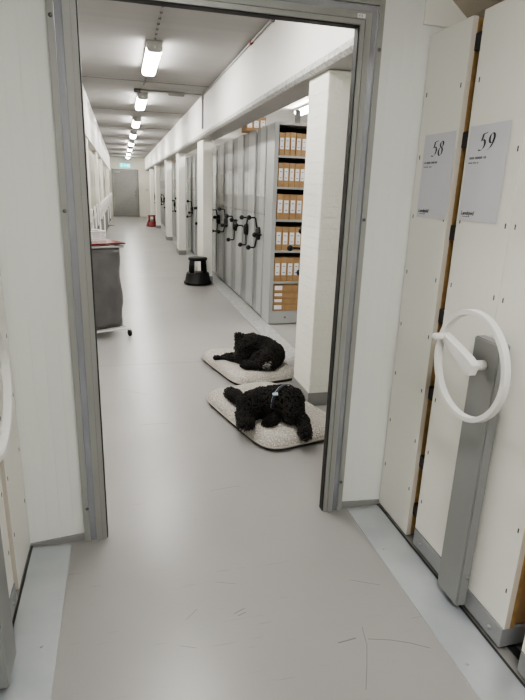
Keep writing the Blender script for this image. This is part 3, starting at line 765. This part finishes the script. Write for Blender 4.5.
# dog in front: lies on its chest, rump towards the corridor, head up on the pillar side
D1 = [
 [((.760,3.075,.172),.086),((.84,3.10,.172),.100),((.95,3.085,.182),.104),((.985,3.07,.18),.102)],         # trunk
 [((.965,3.06,.18),.094),((.995,3.03,.205),.085),((1.005,3.01,.215),.080)],                                 # neck and skull
 [((1.01,3.0,.20),.072),((.995,2.945,.165),.056),((.987,2.915,.145),.042)],                                # muzzle
 [((1.045,3.03,.225),.034),((1.055,3.005,.165),.032),((1.045,2.985,.13),.026)],                                # ear
 [((.975,3.0,.215),.034),((.965,2.965,.165),.034),((.972,2.955,.135),.024)],                                # ear
 [((1.03,3.04,.13),.054),((1.055,2.95,.116),.038),((1.035,2.82,.114),.030),((1.018,2.745,.114),.033),((1.012,2.715,.112),.028)],    # foreleg stretched forward
 [((.92,3.06,.13),.050),((.885,2.985,.116),.034),((.855,2.935,.112),.030),((.828,2.915,.112),.027)],          # tucked foreleg
 [((.75,3.07,.145),.076),((.700,3.01,.128),.046),((.682,2.95,.114),.032),((.674,2.92,.112),.029)],           # thigh, hock
 [((.72,3.01,.12),.038),((.712,2.94,.114),.026),((.712,2.915,.113),.024)],                                     # other hind paw
 [((.745,3.12,.16),.06),((.735,3.25,.14),.030),((.712,3.36,.128),.044),((.69,3.44,.12),.034)],             # bushy tail
]
t1, body1, fur1 = dog('black curly dog in a blue-trimmed harness lying on the front mat', (.9,3.05,0), D1, height_of(mat1), fz, 9000, 11, fur_len=(.014,.027))
MB().ball((.987,2.876,.150),.014,2,(1.2,.8,.9)).build('nose', M['nose'], t1)
for x in (.96,1.033): MB().ball((x,2.938,.222),.009,2).build('eye', M['eye'], t1)
bvh = BVHTree.FromPolygons([v.co for v in body1.data.vertices], [p.vertices[:] for p in body1.data.polygons])
def strap(center, axis, up, n=48, off=.022):
    axis = Vector(axis).normalized(); u = Vector(up); u = (u-axis*u.dot(axis)).normalized(); w = axis.cross(u); pts = []
    for k in range(n):
        a = 2*PI*k/n; d = u*math.cos(a)+w*math.sin(a); o = Vector(center)+d*.145
        h = bvh.ray_cast(o, -d)
        q = h[0] if h[0] is not None else Vector(center)+d*.11
        q = q+d*off; q.z = max(q.z, fz+.02); pts.append(q)
    for _ in range(3): pts = [(pts[i-1]+pts[i]*2+pts[(i+1)%n])/4 for i in range(n)]
    return pts, axis
pts, ax = strap((.985,3.065,.185), (.60,-.79,.10), (0,0,1), off=.024)
b = MB(); n = len(pts); vs = []
hn = thing('x', None, None) if False else None
for q in pts: vs.append([b.bm.verts.new(q-ax*.009), b.bm.verts.new(q+ax*.009)])
for i in range(n): b.bm.faces.new((vs[i][0],vs[i][1],vs[(i+1)%n][1],vs[(i+1)%n][0]))
har = b.build('harness', M['harness'], t1)
s_ = har.modifiers.new('thick','SOLIDIFY'); s_.thickness = .004; s_.offset = 0
for sgn in (-1,):
    b = MB(); b.tube([q+ax*.010*sgn for q in pts], .0024, 6, closed=True); b.build('reflective_edge', M['reflect'], har)
q = pts[int(n*.93)]
qb = min(pts, key=lambda p: (p-Vector((.87,2.99,.285))).length)
b = MB(); b.box(-.018,.018,-.010,.010,-.006,.008,bev=.003); b.bm.transform(Matrix.Translation(qb+Vector((-.004,-.012,.006))) @ Matrix.Rotation(.6,4,'X')); b.build('harness_buckle', M['buckle'], har)
def tiny(t, parts): pass

D2 = [
 [((.995,4.28,.185),.088),((1.05,4.31,.20),.102),((1.14,4.26,.185),.100),((1.205,4.16,.165),.090)],         # curled back
 [((1.20,4.14,.165),.085),((1.165,4.06,.15),.078),((1.125,4.02,.145),.072)],                                 # neck and head
 [((1.12,4.02,.14),.062),((1.07,4.00,.125),.048),((1.045,3.99,.118),.038)],                                 # muzzle
 [((1.14,4.01,.19),.034),((1.155,3.98,.14),.034),((1.15,3.97,.12),.026)],                                 # ear
 [((1.08,4.08,.185),.034),((1.03,4.085,.15),.034)],                                                         # other ear
 [((1.0,4.27,.14),.082),((.955,4.20,.12),.05),((.90,4.235,.105),.028),((.82,4.28,.1),.022),((.755,4.315,.1),.023),((.735,4.325,.1),.026)],   # thin hind leg stretched out
 [((.97,4.24,.13),.05),((.92,4.30,.11),.028),((.86,4.335,.103),.022),((.80,4.36,.1),.018)],                 # second hind leg
 [((1.15,4.10,.12),.06),((1.03,4.05,.108),.036),((.965,4.06,.104),.032),((.94,4.07,.103),.034)],            # forelegs folded under
 [((1.10,4.05,.115),.05),((1.0,4.01,.106),.034),((.965,4.015,.104),.032)],
 [((.985,4.33,.22),.06),((.955,4.35,.265),.034),((.935,4.36,.285),.020)],                                     # ragged rump tuft
]
t2, body2, fur2 = dog('black shaggy dog curled up on the mat farther back', (1.1,4.15,0), D2, height_of(mat2), fz, 8000, 23, fur_len=(.016,.036), bald=(((.78,4.31,.1),.07),))
MB().ball((1.015,3.985,.122),.013,2,(.9,.9,.8)).build('nose', M['nose'], t2)
for x,y in ((1.075,3.963),(1.065,4.045)): MB().ball((x,y,.166),.008,2).build('eye', M['eye'], t2)
# grizzled chin patch
rnd = random.Random(4); b = MB().use(M['greyfur'])
for k in range(60):
    c = Vector((1.095+rnd.gauss(0,.013),3.945+rnd.gauss(0,.008),.137+rnd.gauss(0,.013))); pts_ = [c, c+Vector((rnd.uniform(-.012,.012),-.012,rnd.uniform(-.004,.012))), c+Vector((rnd.uniform(-.02,.02),-.02,rnd.uniform(-.015,.01)))]
    b.tube(pts_, [.004,.004,.001], 4, caps=False)
b.build('grey_chin_fur', None, t2, kind='stuff')

# ------------------------------------------------------------------ world, camera, colour
w = bpy.data.worlds.new('world'); S.world = w; w.use_nodes = True
w.node_tree.nodes['Background'].inputs[0].default_value = (.5,.5,.5,1); w.node_tree.nodes['Background'].inputs[1].default_value = .05
cam = bpy.data.cameras.new('camera'); co = bpy.data.objects.new('camera', cam); COL.objects.link(co)
yaw,pitch,roll = (math.radians(v) for v in (14.957,16.768,2.013))
cy,sy,cp,spn = math.cos(yaw),math.sin(yaw),math.cos(pitch),math.sin(pitch)
fwd = Vector((sy*cp,cy*cp,-spn)); right = Vector((cy,-sy,0)); up = right.cross(fwd)
r2 = right*math.cos(roll)+up*math.sin(roll); u2 = -right*math.sin(roll)+up*math.cos(roll)
mw = Matrix((( r2.x,u2.x,-fwd.x,0),(r2.y,u2.y,-fwd.y,0),(r2.z,u2.z,-fwd.z,1.5),(0,0,0,1)))
co.matrix_world = mw
cam.sensor_fit = 'VERTICAL'; cam.sensor_height = 36; cam.lens = 530.5/700*36; cam.clip_start = .02; cam.clip_end = 100
S.camera = co
S.view_settings.view_transform = 'AgX'; S.view_settings.look = 'AgX - Medium High Contrast'; S.view_settings.exposure = 0.5
S.cycles.use_denoising = True
try: S.cycles.denoiser = 'OPENIMAGEDENOISE'
except Exception: pass
S.cycles.max_bounces = 10; S.cycles.diffuse_bounces = 6; S.cycles.sample_clamp_indirect = 6
S.cycles.use_adaptive_sampling = False
